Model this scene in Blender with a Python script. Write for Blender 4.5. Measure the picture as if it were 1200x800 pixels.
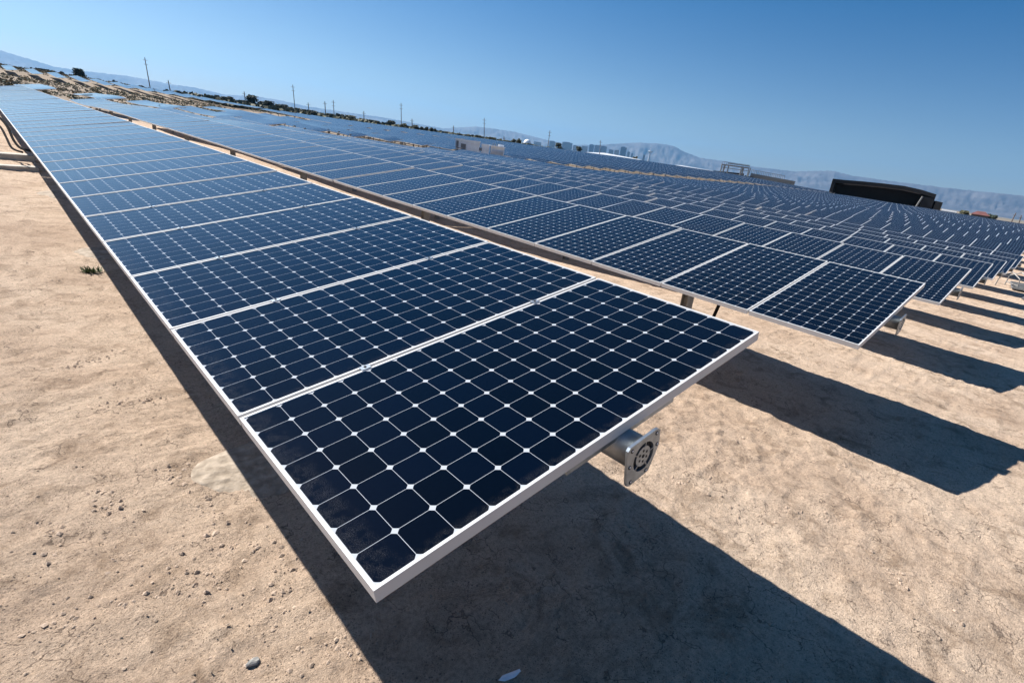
import bpy, bmesh, math, random
import numpy as np
from mathutils import Vector, Matrix
R = math.radians
random.seed(7); rng = np.random.default_rng(11)
S = bpy.context.scene
for o in list(bpy.data.objects): bpy.data.objects.remove(o)

# ------------------------------------------------------------------ camera
F, CX, CY = 623.9966, 641.76, 399.54
CAM = Vector((-0.53503643, -0.96532157, 2.22297345))
RC = Matrix(((0.7054641429929419, -0.14531273458884517, 0.6936890889412184),
             (-0.6957763687817151, -0.32837593285546113, 0.6387992574853131),
             (0.1349651347338108, -0.9333024460943499, -0.3327626128628983)))
cd = bpy.data.cameras.new('camera'); cam = bpy.data.objects.new('camera', cd)
S.collection.objects.link(cam); S.camera = cam
cam.matrix_world = Matrix.Translation(CAM) @ Matrix(((RC[0][0], -RC[0][1], -RC[0][2]), (RC[1][0], -RC[1][1], -RC[1][2]), (RC[2][0], -RC[2][1], -RC[2][2]))).to_4x4()
cd.sensor_width = 36; cd.lens = F / 1200 * 36; cd.shift_x = -(CX - 600) / 1200; cd.shift_y = 0
cd.clip_start = 0.05; cd.clip_end = 60000

# ------------------------------------------------------------------ sky and sun
SUN = Vector((-0.2146, 0.6775, 0.7035)).normalized()
W = bpy.data.worlds.new('World'); S.world = W; W.use_nodes = True
wn = W.node_tree.nodes; wl = W.node_tree.links
sky = wn.new('ShaderNodeTexSky'); sky.sky_type = 'NISHITA'; sky.sun_disc = False
sky.sun_elevation = math.asin(SUN.z); sky.sun_rotation = math.atan2(SUN.x, SUN.y)
sky.altitude = 600; sky.air_density = 0.85; sky.dust_density = 0.8; sky.ozone_density = 3.0
bg = wn['Background']; bg.inputs['Strength'].default_value = 0.05
hs = wn.new('ShaderNodeHueSaturation'); tcw = wn.new('ShaderNodeTexCoord'); spw = wn.new('ShaderNodeSeparateXYZ'); wl.new(tcw.outputs['Generated'], spw.inputs[0])
mr = wn.new('ShaderNodeMapRange'); wl.new(spw.outputs[2], mr.inputs['Value']); mr.inputs['From Min'].default_value = 0; mr.inputs['From Max'].default_value = .45
mr.inputs['To Min'].default_value = 1.08; mr.inputs['To Max'].default_value = 1.62; wl.new(mr.outputs[0], hs.inputs['Saturation']); wl.new(sky.outputs[0], hs.inputs['Color']); wl.new(hs.outputs[0], bg.inputs['Color'])
sd = bpy.data.lights.new('sun', 'SUN'); sd.energy = 5.0; sd.angle = R(0.5); sd.color = (1.0, 0.965, 0.92)
so = bpy.data.objects.new('sun', sd); S.collection.objects.link(so)
so.rotation_euler = SUN.to_track_quat('Z', 'Y').to_euler()
S.view_settings.view_transform = 'Standard'; S.view_settings.look = 'None'
S.view_settings.exposure = 0.9; S.view_settings.gamma = 1.0; S.view_settings.use_curve_mapping = False
S.cycles.max_bounces = 6; S.cycles.volume_bounces = 0; S.cycles.use_denoising = True
S.cycles.sample_clamp_indirect = 8

# ------------------------------------------------------------------ helpers
def ray(px, py):
    return (RC @ Vector(((px - CX) / F, (py - CY) / F, 1))).normalized()
def at(px, py, d):                       # point whose horizontal distance from the camera is d
    r = ray(px, py); return CAM + r * (d / math.hypot(r.x, r.y))
def link(o, parent=None):
    S.collection.objects.link(o)
    if parent: o.parent = parent
    return o
def tag(o, label=None, cat=None, group=None, kind=None):
    for k, v in (('label', label), ('category', cat), ('group', group), ('kind', kind)):
        if v: o[k] = v
    return o
def empty(name, loc=(0, 0, 0), rz=0):
    o = bpy.data.objects.new(name, None); o.location = loc; o.rotation_euler = (0, 0, rz); o.empty_display_size = .3
    return link(o)
class MB:
    """collects shapes, builds one mesh"""
    def __init__(s): s.v = []; s.f = []; s.m = []; s.uv = {}
    def add(s, vs, fs, mi=0, M=None):
        b = len(s.v)
        for p in vs: s.v.append(tuple(M @ Vector(p)) if M else tuple(p))
        for f in fs: s.f.append([i + b for i in f]); s.m.append(mi)
        return s
    def box(s, a, b, mi=0, M=None):
        x0, y0, z0 = a; x1, y1, z1 = b
        return s.add([(x0,y0,z0),(x1,y0,z0),(x1,y1,z0),(x0,y1,z0),(x0,y0,z1),(x1,y0,z1),(x1,y1,z1),(x0,y1,z1)],
                     [(0,3,2,1),(4,5,6,7),(0,1,5,4),(1,2,6,5),(2,3,7,6),(3,0,4,7)], mi, M)
    def quad(s, pts, mi=0, uv=None):
        s.add(pts, [tuple(range(len(pts)))], mi)
        if uv: s.uv[len(s.f) - 1] = uv
        return s
    def tube(s, p0, p1, r0, r1=None, n=8, mi=0, cap=True):
        r1 = r0 if r1 is None else r1
        p0 = Vector(p0); p1 = Vector(p1); d = (p1 - p0).normalized()
        a = d.orthogonal().normalized(); c = d.cross(a)
        vs = []
        for p, r in ((p0, r0), (p1, r1)):
            for i in range(n):
                t = 2 * math.pi * i / n; vs.append(p + (a * math.cos(t) + c * math.sin(t)) * r)
        fs = [(i, (i + 1) % n, n + (i + 1) % n, n + i) for i in range(n)]
        if cap: fs += [tuple(range(n))[::-1], tuple(range(n, 2 * n))]
        return s.add(vs, fs, mi)
    def path(s, pts, r, n=6, mi=0):
        for a, b in zip(pts[:-1], pts[1:]): s.tube(a, b, r, n=n, mi=mi)
        return s
    def mesh(s, name, mats, smooth=False):
        me = bpy.data.meshes.new(name); me.from_pydata(s.v, [], s.f)
        for m in (mats if isinstance(mats, (list, tuple)) else [mats]): me.materials.append(m)
        me.polygons.foreach_set('material_index', s.m)
        if s.uv:
            L = me.uv_layers.new(name='UVMap').data
            for fi, uv in s.uv.items():
                for li, c in zip(me.polygons[fi].loop_indices, uv): L[li].uv = c
        if smooth: me.polygons.foreach_set('use_smooth', [True] * len(me.polygons))
        me.update(); return me
    def build(s, name, mats, parent=None, smooth=False):
        return link(bpy.data.objects.new(name, s.mesh(name, mats, smooth)), parent)

# numpy value noise
_T = rng.random((256, 256))
def vnoise(x, y):
    xi = np.floor(x).astype(int); yi = np.floor(y).astype(int); fx = x - xi; fy = y - yi
    fx = fx * fx * (3 - 2 * fx); fy = fy * fy * (3 - 2 * fy)
    g = lambda i, j: _T[i % 256, j % 256]
    return ((g(xi, yi) * (1 - fx) + g(xi + 1, yi) * fx) * (1 - fy) + (g(xi, yi + 1) * (1 - fx) + g(xi + 1, yi + 1) * fx) * fy) - .5
def fbm(x, y, o=4):
    s = 0; a = 1.0
    for i in range(o): s = s + a * vnoise(x * 2**i + 17.3 * i, y * 2**i + 5.1 * i); a *= .5
    return s
def sstep(a, b, x):
    t = np.clip((x - a) / (b - a), 0, 1); return t * t * (3 - 2 * t)

BX = [-400, -40, 0, 2.05, 6.7, 11.3, 16.1, 20.8, 25.5, 31, 35, 38, 42.5, 47.3, 57, 72, 100, 150, 400]
BZ = [6, .9, 0, -.046, -.152, -.257, -.42, -.57, -.71, -.78, -.66, -.53, -.41, -.28, -.14, -.07, -.1, -.15, -.3]
TX = np.array([-60, 0, 34, 47, 63, 99, 135, 190, 260.]); TY = np.array([0, 57, 66, 100, 150, 200, 260.])
TG = np.array([[.9, 0, -.66, -.28, -.11, -.10, -.15, -.40, -.9],
               [.9, 0, -.60, -.75, -1.05, -.50, .25, .5, .4],
               [.9, .10, -.34, -.45, -.42, .08, .72, .95, .8],
               [1.0, .20, -.18, -.20, -.02, .80, 1.6, 2.2, 2.0],
               [1.2, .8, .50, .45, .55, 1.20, 1.9, 2.7, 2.4],
               [2.1, 1.9, 1.75, 1.6, 1.5, 1.7, 2.0, 2.5, 2.4],
               [4.4, 4.3, 4.1, 3.7, 1.9, 1.6, 1.9, 2.3, 2.2]])
def table(x, y):
    x = np.clip(x, TX[0], TX[-1]); y = np.clip(y, TY[0], TY[-1])
    i = np.clip(np.searchsorted(TX, x) - 1, 0, len(TX) - 2); j = np.clip(np.searchsorted(TY, y) - 1, 0, len(TY) - 2)
    u = (x - TX[i]) / (TX[i + 1] - TX[i]); v = (y - TY[j]) / (TY[j + 1] - TY[j])
    return (TG[j, i] * (1 - u) + TG[j, i + 1] * u) * (1 - v) + (TG[j + 1, i] * (1 - u) + TG[j + 1, i + 1] * u) * v
def zs(x, y):                             # smooth lie of the land
    x = np.asarray(x, float); y = np.asarray(y, float)
    b = np.interp(x, BX, BZ)
    near = np.interp(y, [0, 10, 20, 26, 37, 48, 60, 80], [0, .13, .3, .36, .2, .05, -.05, 0]) * np.clip(x / 31, 0, 1) * (1 - sstep(34, 48, x))
    w = np.maximum(sstep(36, 47, x) * sstep(0, 25, y), sstep(55, 66, y) * sstep(-30, 0, x))
    mound = .10 * np.sin(y / 5.3 + x * .21) * sstep(28, 45, y) * (1 - sstep(150, 250, y)) * (1 - sstep(34, 60, x)) * sstep(2, 6, x)
    r = np.hypot(x, y)
    return ((b + near) * (1 - w) + table(x, y) * w + mound) * (1 - sstep(420, 1800, r))
def zg(x, y): return float(zs(x, y))
def dip(x, y): return -.36 * np.exp(-((x - 10.2) / 2.6) ** 2) * sstep(2.6, 11, y) * (1 - .55 * sstep(20, 34, y))

# ------------------------------------------------------------------ materials
def mat(name):
    m = bpy.data.materials.new(name); m.use_nodes = True
    return m, m.node_tree.nodes, m.node_tree.links, m.node_tree.nodes['Principled BSDF']
def simple(name, col, rough=.6, metal=0, var=.15, scale=6, bump=0.0, col2=None, coord='Object'):
    m, n, l, p = mat(name)
    p.inputs['Roughness'].default_value = rough; p.inputs['Metallic'].default_value = metal
    tc = n.new('ShaderNodeTexCoord'); nz = n.new('ShaderNodeTexNoise'); nz.inputs['Scale'].default_value = scale
    nz.inputs['Detail'].default_value = 6; l.new(tc.outputs[coord], nz.inputs['Vector'])
    cr = n.new('ShaderNodeValToRGB'); l.new(nz.outputs['Fac'], cr.inputs[0])
    c2 = col2 or tuple(c * (1 + var) for c in col)
    cr.color_ramp.elements[0].position = .35; cr.color_ramp.elements[1].position = .65
    cr.color_ramp.elements[0].color = (*[c * (1 - var) for c in col], 1); cr.color_ramp.elements[1].color = (*c2, 1)
    l.new(cr.outputs[0], p.inputs['Base Color'])
    if bump:
        b = n.new('ShaderNodeBump'); b.inputs['Strength'].default_value = bump; b.inputs['Distance'].default_value = .02
        l.new(nz.outputs['Fac'], b.inputs['Height']); l.new(b.outputs[0], p.inputs['Normal'])
    return m

def math_(n, l, op, a, b=None, c=None):
    x = n.new('ShaderNodeMath'); x.operation = op
    for i, v in enumerate((a, b, c)):
        if v is None: continue
        if isinstance(v, (int, float)): x.inputs[i].default_value = v
        else: l.new(v, x.inputs[i])
    return x.outputs[0]

def cell_material(name, dusty=0.0):
    m, n, l, p = mat(name)
    uv = n.new('ShaderNodeUVMap'); sp = n.new('ShaderNodeSeparateXYZ'); l.new(uv.outputs[0], sp.inputs[0])
    M = lambda op, a, b=None, c=None: math_(n, l, op, a, b, c)
    u, v = sp.outputs[0], sp.outputs[1]
    cu = M('ABSOLUTE', M('SUBTRACT', M('FRACT', u), .5)); cv = M('ABSOLUTE', M('SUBTRACT', M('FRACT', v), .5))
    sq = M('LESS_THAN', M('MAXIMUM', cu, cv), .4940)
    rad = M('SQRT', M('ADD', M('MULTIPLY', cu, cu), M('MULTIPLY', cv, cv)))
    rd = M('LESS_THAN', rad, .630)
    ins = M('MULTIPLY', M('MULTIPLY', M('GREATER_THAN', u, 0), M('LESS_THAN', u, 8)), M('MULTIPLY', M('GREATER_THAN', v, 0), M('LESS_THAN', v, 16)))
    cell = M('MULTIPLY', M('MULTIPLY', sq, rd), ins)
    # per-cell tint
    fl = n.new('ShaderNodeCombineXYZ'); l.new(M('FLOOR', u), fl.inputs[0]); l.new(M('FLOOR', v), fl.inputs[1])
    oi = n.new('ShaderNodeObjectInfo'); l.new(oi.outputs['Random'], fl.inputs[2])
    wn_ = n.new('ShaderNodeTexWhiteNoise'); l.new(fl.outputs[0], wn_.inputs['Vector'])
    mixc = n.new('ShaderNodeMix'); mixc.data_type = 'RGBA'; l.new(wn_.outputs['Value'], mixc.inputs[0])
    mixc.inputs[6].default_value = (.0006, .0014, .0034, 1); mixc.inputs[7].default_value = (.0009, .0024, .0072, 1)
    mix = n.new('ShaderNodeMix'); mix.data_type = 'RGBA'; l.new(cell, mix.inputs[0])
    mix.inputs[6].default_value = (.42, .44, .46, 1); l.new(mixc.outputs[2], mix.inputs[7])
    out = mix.outputs[2]
    if dusty:
        # dust and water marks gathered along the lower and near edges of the glass
        def edge(a, w): return M('SMOOTH_MIN', M('MAXIMUM', M('SUBTRACT', 1, M('DIVIDE', a, w)), 0), 1, .01)
        nz = n.new('ShaderNodeTexNoise'); nz.inputs['Scale'].default_value = 3.2; nz.inputs['Detail'].default_value = 5; l.new(uv.outputs[0], nz.inputs['Vector'])
        n2 = n.new('ShaderNodeTexNoise'); n2.inputs['Scale'].default_value = 60; n2.inputs['Detail'].default_value = 3; n2.inputs['Roughness'].default_value = .8; l.new(uv.outputs[0], n2.inputs['Vector'])
        e = M('MAXIMUM', edge(v, .75), M('MULTIPLY', edge(u, .32), .9))
        a = M('MULTIPLY', e, M('MAXIMUM', M('MULTIPLY', M('SUBTRACT', nz.outputs['Fac'], .40), 3.2), 0))
        sp2 = M('MAXIMUM', M('MULTIPLY', M('SUBTRACT', n2.outputs['Fac'], .56), 9), 0)
        d = M('MINIMUM', M('MULTIPLY', M('MULTIPLY', a, sp2), dusty), .17)
        mx = n.new('ShaderNodeMix'); mx.data_type = 'RGBA'; l.new(d, mx.inputs[0]); l.new(out, mx.inputs[6]); mx.inputs[7].default_value = (.45, .43, .40, 1)
        out = mx.outputs[2]
        # broad faint film
    film = n.new('ShaderNodeTexNoise'); film.inputs['Scale'].default_value = .35; film.inputs['Detail'].default_value = 4
    tc = n.new('ShaderNodeTexCoord'); l.new(tc.outputs['Object'], film.inputs['Vector'])
    l.new(out, p.inputs['Base Color'])
    l.new(M('ADD', M('MULTIPLY', film.outputs['Fac'], .06), .02), p.inputs['Roughness'])
    p.inputs['IOR'].default_value = 1.32
    p.inputs['Sheen Weight'].default_value = .03; p.inputs['Sheen Roughness'].default_value = .35
    p.inputs['Coat Weight'].default_value = 0.0
    return m

M_cell = cell_material('cell_glass'); M_cell_d = cell_material('cell_glass_dusty', 1.0)
M_frame = simple('silver_frame', (.56, .555, .545), .5, .0, .05, 3)
M_galv = simple('galvanised_steel', (.30, .30, .29), .48, .7, .25, 14, .05)
M_galvb = simple('galvanised_plate', (.30, .34, .38), .42, .8, .15, 22, .05)
M_post = simple('weathered_steel_post', (.30, .29, .27), .6, .4, .2, 9)
M_dark = simple('dark_void', (.012, .012, .013), .8, 0, .1)
M_black = simple('black_rubber', (.014, .014, .014), .95, 0, .2, 20)
M_black.node_tree.nodes['Principled BSDF'].inputs['Specular IOR Level'].default_value = .05
M_conc = simple('pale_concrete', (.46, .42, .36), .9, 0, .15, 5, .4)
M_foot = simple('rough_pale_footing', (.345, .275, .20), .95, 0, .30, 14, 1.0, (.44, .36, .275))
M_weed = simple('green_weed', (.07, .10, .03), .8, 0, .3, 30)
M_leaf = simple('dark_foliage', (.04, .055, .035), .8, 0, .45, .8)
M_leaf2 = simple('olive_foliage', (.085, .085, .04), .8, 0, .4, .8)
M_bark = simple('bark', (.10, .075, .055), .9, 0, .3, 4)
M_scrub = simple('dry_scrub', (.19, .15, .085), .9, 0, .35, .35)
M_scrub2 = simple('green_scrub', (.085, .09, .045), .9, 0, .35, .35)
M_wood = simple('pole_wood', (.15, .12, .10), .85, 0, .2, 3)
M_white = simple('white_sheet_metal', (.86, .88, .90), .5, 0, .04, 2)
M_grey = simple('grey_cabinet', (.80, .84, .86), .5, 0, .08, 2)
M_dgrey = simple('dark_louvre', (.16, .17, .18), .6, 0, .1, 2)
M_bblack = simple('black_cladding', (.007, .0068, .007), .7, 0, .3, .4)
M_rib = simple('brown_soffit_edge', (.09, .075, .065), .7, 0, .2, .5)
M_red = simple('red_roof', (.16, .062, .052), .7, 0, .2, .5)
M_hall = simple('grey_hall_wall', (.22, .235, .23), .7, 0, .1, .3)
M_cityA = simple('blue_glass_tower', (.10, .17, .28), .3, 0, .15, .02)
M_cityB = simple('pale_city_wall', (.42, .43, .44), .7, 0, .15, .02)
M_cityC = simple('mid_city_wall', (.24, .28, .33), .6, 0, .15, .02)
M_win = simple('city_window_band', (.06, .09, .13), .3, 0, .1, .02)
M_shed = simple('shed_sheet', (.50, .52, .54), .6, 0, .06, .3)
M_clod = simple('dirt_clod', (.40, .30, .22), .95, 0, .3, 5)
M_paper_hole_light = simple('paper', (.75, .76, .78), .8, 0, .05, 20)  # also the painted light in the flange bolt holes
M_stone = simple('grey_stone', (.30, .29, .265), .85, 0, .2, 30, .3)
M_pebble = simple('desert_pebble', (.33, .25, .18), .9, 0, .35, 3)

def ground_material():
    m, n, l, p = mat('desert_soil')
    M = lambda op, a, b=None, c=None: math_(n, l, op, a, b, c)
    tc = n.new('ShaderNodeTexCoord'); P = tc.outputs['Object']
    def noise(s, d=6, r=.6, vec=P, dist=0):
        x = n.new('ShaderNodeTexNoise'); x.inputs['Scale'].default_value = s; x.inputs['Detail'].default_value = d
        x.inputs['Roughness'].default_value = r; x.inputs['Distortion'].default_value = dist; l.new(vec, x.inputs['Vector']); return x.outputs['Fac']
    def ramp(f, stops):
        c = n.new('ShaderNodeValToRGB'); l.new(f, c.inputs[0]); e = c.color_ramp.elements
        while len(e) < len(stops): e.new(.5)
        for q, (pos, col) in zip(e, stops): q.position = pos; q.color = (*col, 1)
        return c.outputs[0]
    def mix(f, a, b, mode='MIX'):
        x = n.new('ShaderNodeMix'); x.data_type = 'RGBA'; x.blend_type = mode
        if isinstance(f, (int, float)): x.inputs[0].default_value = f
        else: l.new(f, x.inputs[0])
        for i, v in ((6, a), (7, b)):
            if isinstance(v, tuple): x.inputs[i].default_value = (*v, 1)
            else: l.new(v, x.inputs[i])
        return x.outputs[2]
    big = noise(.55, 6, .62, dist=.6)
    base = ramp(big, [(.30, (.43, .315, .228)), (.47, (.53, .400, .295)), (.62, (.60, .468, .352))])
    mid = noise(3.1, 8, .7, dist=.8)
    c = mix(M('MULTIPLY', M('MAXIMUM', M('SUBTRACT', mid, .50), 0), 4.2), base, (.25, .175, .118))
    fine = noise(42, 6, .75)
    c = mix(1.0, c, ramp(fine, [(.30, (.60, .57, .54)), (.47, (.98, .97, .96)), (.70, (1.28, 1.25, 1.2))]), 'MULTIPLY')
    grit = noise(170, 4, .8)
    c = mix(1.0, c, ramp(grit, [(.32, (.56, .54, .52)), (.47, (1, 1, 1)), (.66, (1.22, 1.21, 1.19))]), 'MULTIPLY')
    # tyre-scuffed streaks
    mp = n.new('ShaderNodeMapping'); mp.inputs['Scale'].default_value = (.55, 3.2, 1); mp.inputs['Rotation'].default_value = (0, 0, .5); l.new(P, mp.inputs[0])
    st = noise(1.6, 7, .72, mp.outputs[0], .4)
    c = mix(M('MULTIPLY', M('MAXIMUM', M('SUBTRACT', st, .56), 0), 2.2), c, (.22, .165, .125))
    # small dark crumbs
    vo = n.new('ShaderNodeTexVoronoi'); vo.inputs['Scale'].default_value = 26; vo.inputs['Randomness'].default_value = 1; l.new(P, vo.inputs['Vector'])
    vo2 = n.new('ShaderNodeTexVoronoi'); vo2.inputs['Scale'].default_value = 75; l.new(P, vo2.inputs['Vector'])
    cr2 = M('MULTIPLY', M('LESS_THAN', vo2.outputs['Distance'], .24), M('GREATER_THAN', noise(4.3, 5, .7), .50))
    c = mix(M('MULTIPLY', cr2, .7), c, (.16, .115, .08))
    crumbmask = M('GREATER_THAN', noise(1.9, 4, .6), .52)
    crumb = M('MULTIPLY', M('LESS_THAN', vo.outputs['Distance'], .14), crumbmask)
    c = mix(M('MULTIPLY', crumb, .75), c, (.13, .10, .08))
    # drying cracks in patches
    wrp = n.new('ShaderNodeVectorMath'); wrp.operation = 'ADD'; nc = n.new('ShaderNodeTexNoise'); nc.inputs['Scale'].default_value = 5; nc.inputs['Detail'].default_value = 4; l.new(P, nc.inputs['Vector'])
    sc = n.new('ShaderNodeVectorMath'); sc.operation = 'SCALE'; sc.inputs['Scale'].default_value = .35; l.new(nc.outputs['Color'], sc.inputs[0])
    l.new(P, wrp.inputs[0]); l.new(sc.outputs[0], wrp.inputs[1])
    ck = n.new('ShaderNodeTexVoronoi'); ck.feature = 'DISTANCE_TO_EDGE'; ck.inputs['Scale'].default_value = 4.2; l.new(wrp.outputs[0], ck.inputs['Vector'])
    cm = M('MULTIPLY', M('LESS_THAN', ck.outputs['Distance'], .012), M('GREATER_THAN', noise(2.6, 4, .6), .54))
    c = mix(M('MULTIPLY', cm, .6), c, (.09, .065, .05))
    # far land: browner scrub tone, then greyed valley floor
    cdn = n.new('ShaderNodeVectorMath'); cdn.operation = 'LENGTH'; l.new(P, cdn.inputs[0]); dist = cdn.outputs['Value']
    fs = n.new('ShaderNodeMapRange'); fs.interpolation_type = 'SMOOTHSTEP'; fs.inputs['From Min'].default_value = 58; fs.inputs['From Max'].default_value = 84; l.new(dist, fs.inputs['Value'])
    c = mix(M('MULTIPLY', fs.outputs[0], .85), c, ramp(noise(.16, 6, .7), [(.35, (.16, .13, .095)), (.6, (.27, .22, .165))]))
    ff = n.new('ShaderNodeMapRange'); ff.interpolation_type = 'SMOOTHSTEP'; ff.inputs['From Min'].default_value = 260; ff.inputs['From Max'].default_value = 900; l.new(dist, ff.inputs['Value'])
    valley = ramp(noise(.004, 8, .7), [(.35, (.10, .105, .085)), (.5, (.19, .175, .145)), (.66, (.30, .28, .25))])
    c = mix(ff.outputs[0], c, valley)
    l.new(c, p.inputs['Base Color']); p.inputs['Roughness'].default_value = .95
    p.inputs['Specular IOR Level'].default_value = .12
    h = M('ADD', M('MULTIPLY', noise(7, 6, .65), .9), M('MULTIPLY', noise(30, 8, .8), .60))
    h = M('ADD', h, M('MULTIPLY', noise(120, 4, .75), .26))
    h = M('SUBTRACT', h, M('MULTIPLY', cm, .25)); h = M('ADD', h, M('MULTIPLY', cr2, .12)); h = M('ADD', h, M('MULTIPLY', crumb, .25))
    h = M('ADD', h, M('MULTIPLY', st, .35))
    b = n.new('ShaderNodeBump'); b.inputs['Strength'].default_value = .9; b.inputs['Distance'].default_value = .036
    l.new(h, b.inputs['Height']); l.new(b.outputs[0], p.inputs['Normal'])
    return m
M_soil = ground_material()

# ------------------------------------------------------------------ ground
def axis(a, b, s, lo, hi, g0, g1):
    v = list(np.arange(a, b, s)); st = s; x = v[-1]
    while x < hi: st *= g1; x += st; v.append(x)
    st = s; x = v[0]; w = []
    while x > lo: st *= g0; x -= st; w.append(x)
    return np.array(w[::-1] + v)
gx = axis(-1.6, 4.6, .024, -16000, 16000, 1.09, 1.035); gy = axis(-1.8, 4.4, .024, -16000, 16000, 1.09, 1.035)
X, Y = np.meshgrid(gx, gy)
r_ = np.hypot(X - CAM.x, Y - CAM.y)
def micro(X, Y):
    amp = np.clip(1 - np.hypot(X, Y) / 60, 0, 1)
    d = .045 * fbm(X / 1.7, Y / 1.7, 3) + .020 * fbm(X / .38 + 9, Y / .30, 3)
    cl = fbm(X / .11, Y / .09 + 3, 3); patch = np.clip(fbm(X / .9 + 4, Y / .6, 3) + .15, 0, 1)
    d += .016 * cl + .060 * np.clip(cl - .08, 0, 1) * patch + .006 * fbm(X / .05, Y / .045 + 8, 2)
    return d * amp
Z = zs(X, Y) + micro(X, Y) + dip(X, Y)
nx, ny = len(gx), len(gy)
me = bpy.data.meshes.new('ground'); me.vertices.add(nx * ny)
me.vertices.foreach_set('co', np.stack([X, Y, Z], -1).astype(np.float32).ravel())
idx = np.arange(nx * ny).reshape(ny, nx)
q = np.stack([idx[:-1, :-1], idx[:-1, 1:], idx[1:, 1:], idx[1:, :-1]], -1).reshape(-1, 4)
me.loops.add(q.size); me.loops.foreach_set('vertex_index', q.ravel().astype(np.int32))
me.polygons.add(len(q)); me.polygons.foreach_set('loop_start', np.arange(0, q.size, 4, dtype=np.int32))
me.polygons.foreach_set('loop_total', np.full(len(q), 4, np.int32)); me.polygons.foreach_set('use_smooth', np.ones(len(q), bool))
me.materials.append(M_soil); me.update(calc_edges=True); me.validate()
tag(link(bpy.data.objects.new('ground', me)), kind='structure')
def zm(x, y): return float(zs(x, y) + micro(np.array(float(x)), np.array(float(y))))

# ------------------------------------------------------------------ mountains
RIDGE = [(-30,1.3),(-12,2.3),(-3,1.9),(1.8,1.47),(2.6,1.31),(3.5,1.16),(4.4,.96),(5.5,.93),(7.8,1.05),(8.8,1.12),(9.9,1.07),(11.6,.99),(13.3,1.03),(15.3,.83),(17.7,1.09),(19.7,1.06),(21.8,.89),(24.7,.90),(28.5,.94),(34.1,.74),(37.4,1.40),(40.8,1.43),(42.6,1.27),(44.3,1.11),(46.9,.98),(49.5,1.32),(52.0,1.82),(53.6,2.12),(55.3,2.26),(57.0,2.24),(57.9,1.88),(59.7,1.47),(62.1,1.48),(64.5,1.34),(68.4,1.40),(71.5,1.91),(73.4,1.71),(76.8,1.68),(79.9,1.70),(82.8,1.76),(85.5,1.86),(92,2.0),(105,1.6),(125,1.2)]
M_rock = simple('mountain_rock', (.055, .055, .058), .95, 0, .3, .0012, 0, (.12, .11, .105))
def mountains():
    az = np.radians(np.arange(-30, 125, .13)); rr = np.concatenate([np.linspace(15500, 19500, 46), np.linspace(19600, 21500, 8)])
    A, Rr = np.meshgrid(az, rr)
    el = np.interp(np.degrees(az), [a for a, e in RIDGE], [e for a, e in RIDGE])
    Hh = np.tan(np.radians(el)) * 19000
    t = (Rr - 15500) / 3500
    prof = np.where(t < 1, np.clip(t, 0, 1)**1.7, np.clip(1 - (t - 1) * 1.6, 0, 1))
    nz = fbm(np.degrees(A) * 1.6, Rr / 900, 5)
    rav = 1 - np.abs(fbm(np.degrees(A) * 2.6 + 40, Rr / 1600 + 7, 4)) * 1.5
    z = Hh[None, :] * prof * (1 + (.22 * nz + .22 * (rav - .8)) * np.sin(np.clip(t, 0, 1) * math.pi) * 1.6) + 18 * fbm(np.degrees(A) * 9, Rr / 300, 3) * prof
    x = np.sin(A) * Rr; y = np.cos(A) * Rr
    n0, n1 = A.shape; ii = np.arange(n0 * n1).reshape(n0, n1)
    f = np.stack([ii[:-1, :-1], ii[:-1, 1:], ii[1:, 1:], ii[1:, :-1]], -1).reshape(-1, 4)
    m = bpy.data.meshes.new('mountains'); m.from_pydata(np.stack([x, y, z - 4], -1).reshape(-1, 3).tolist(), [], f.tolist())
    m.materials.append(M_rock); m.polygons.foreach_set('use_smooth', [True] * len(f)); m.update()
    tag(link(bpy.data.objects.new('mountains', m)), kind='structure')
mountains()

# ------------------------------------------------------------------ haze: the air itself
hb = MB().box((-21900, -21900, -60), (21900, 21900, 1200)).mesh('haze', [])
hm = bpy.data.materials.new('haze'); hm.use_nodes = True; hn = hm.node_tree.nodes; hn.clear()
ho = hn.new('ShaderNodeOutputMaterial'); hv = hn.new('ShaderNodeVolumePrincipled')
hv.inputs['Color'].default_value = (.25, .58, 1.0, 1); hv.inputs['Density'].default_value = 3.6e-5; hv.inputs['Anisotropy'].default_value = .3
hm.node_tree.links.new(hv.outputs[0], ho.inputs['Volume']); hb.materials.append(hm)
tag(link(bpy.data.objects.new('haze', hb)), kind='stuff')

# ------------------------------------------------------------------ solar rows
TH = R(11.6); MW, ML, PITCH, GAP = 2.067, 1.046, 1.066, .02
CP = .1275; M0, M1 = (MW - 16 * CP) / 2, (ML - 8 * CP) / 2
FB = .011                                 # width of the frame lip on the glass
def module_meshes():
    f = MB()                              # x across the row, y along it, glass at z=-0.003
    f.box((0, 0, -.046), (MW, FB, 0)); f.box((0, ML - FB, -.046), (MW, ML, 0))
    f.box((0, FB, -.0462), (FB, ML - FB, -.0003)); f.box((MW - FB, FB, -.0462), (MW, ML - FB, -.0003))
    fm = f.mesh('frame', M_frame)
    def face(matl, nm):
        g = MB(); z = -.003
        pts = [(FB, FB, z), (MW - FB, FB, z), (MW - FB, ML - FB, z), (FB, ML - FB, z)]
        g.quad(pts, 0, [((p[1] - M1) / CP, (p[0] - M0) / CP) for p in pts])
        g.box((FB, FB, -.012), (MW - FB, ML - FB, -.0045), 1)
        return g.mesh(nm, [matl, M_backsheet])
    return fm, face(M_cell, 'glass_face'), face(M_cell_d, 'glass_face_dusty')
M_backsheet = simple('white_backsheet', (.55, .55, .54), .7, 0, .03)
ME_frame, ME_glass, ME_glass_d = module_meshes()
ME_clamp = MB().box((-.022, -.016, -.001), (.022, .016, .004)).tube((0, 0, .003), (0, 0, .008), .006, n=6, mi=1).mesh('clamp', [M_galvb, M_dark])

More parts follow.
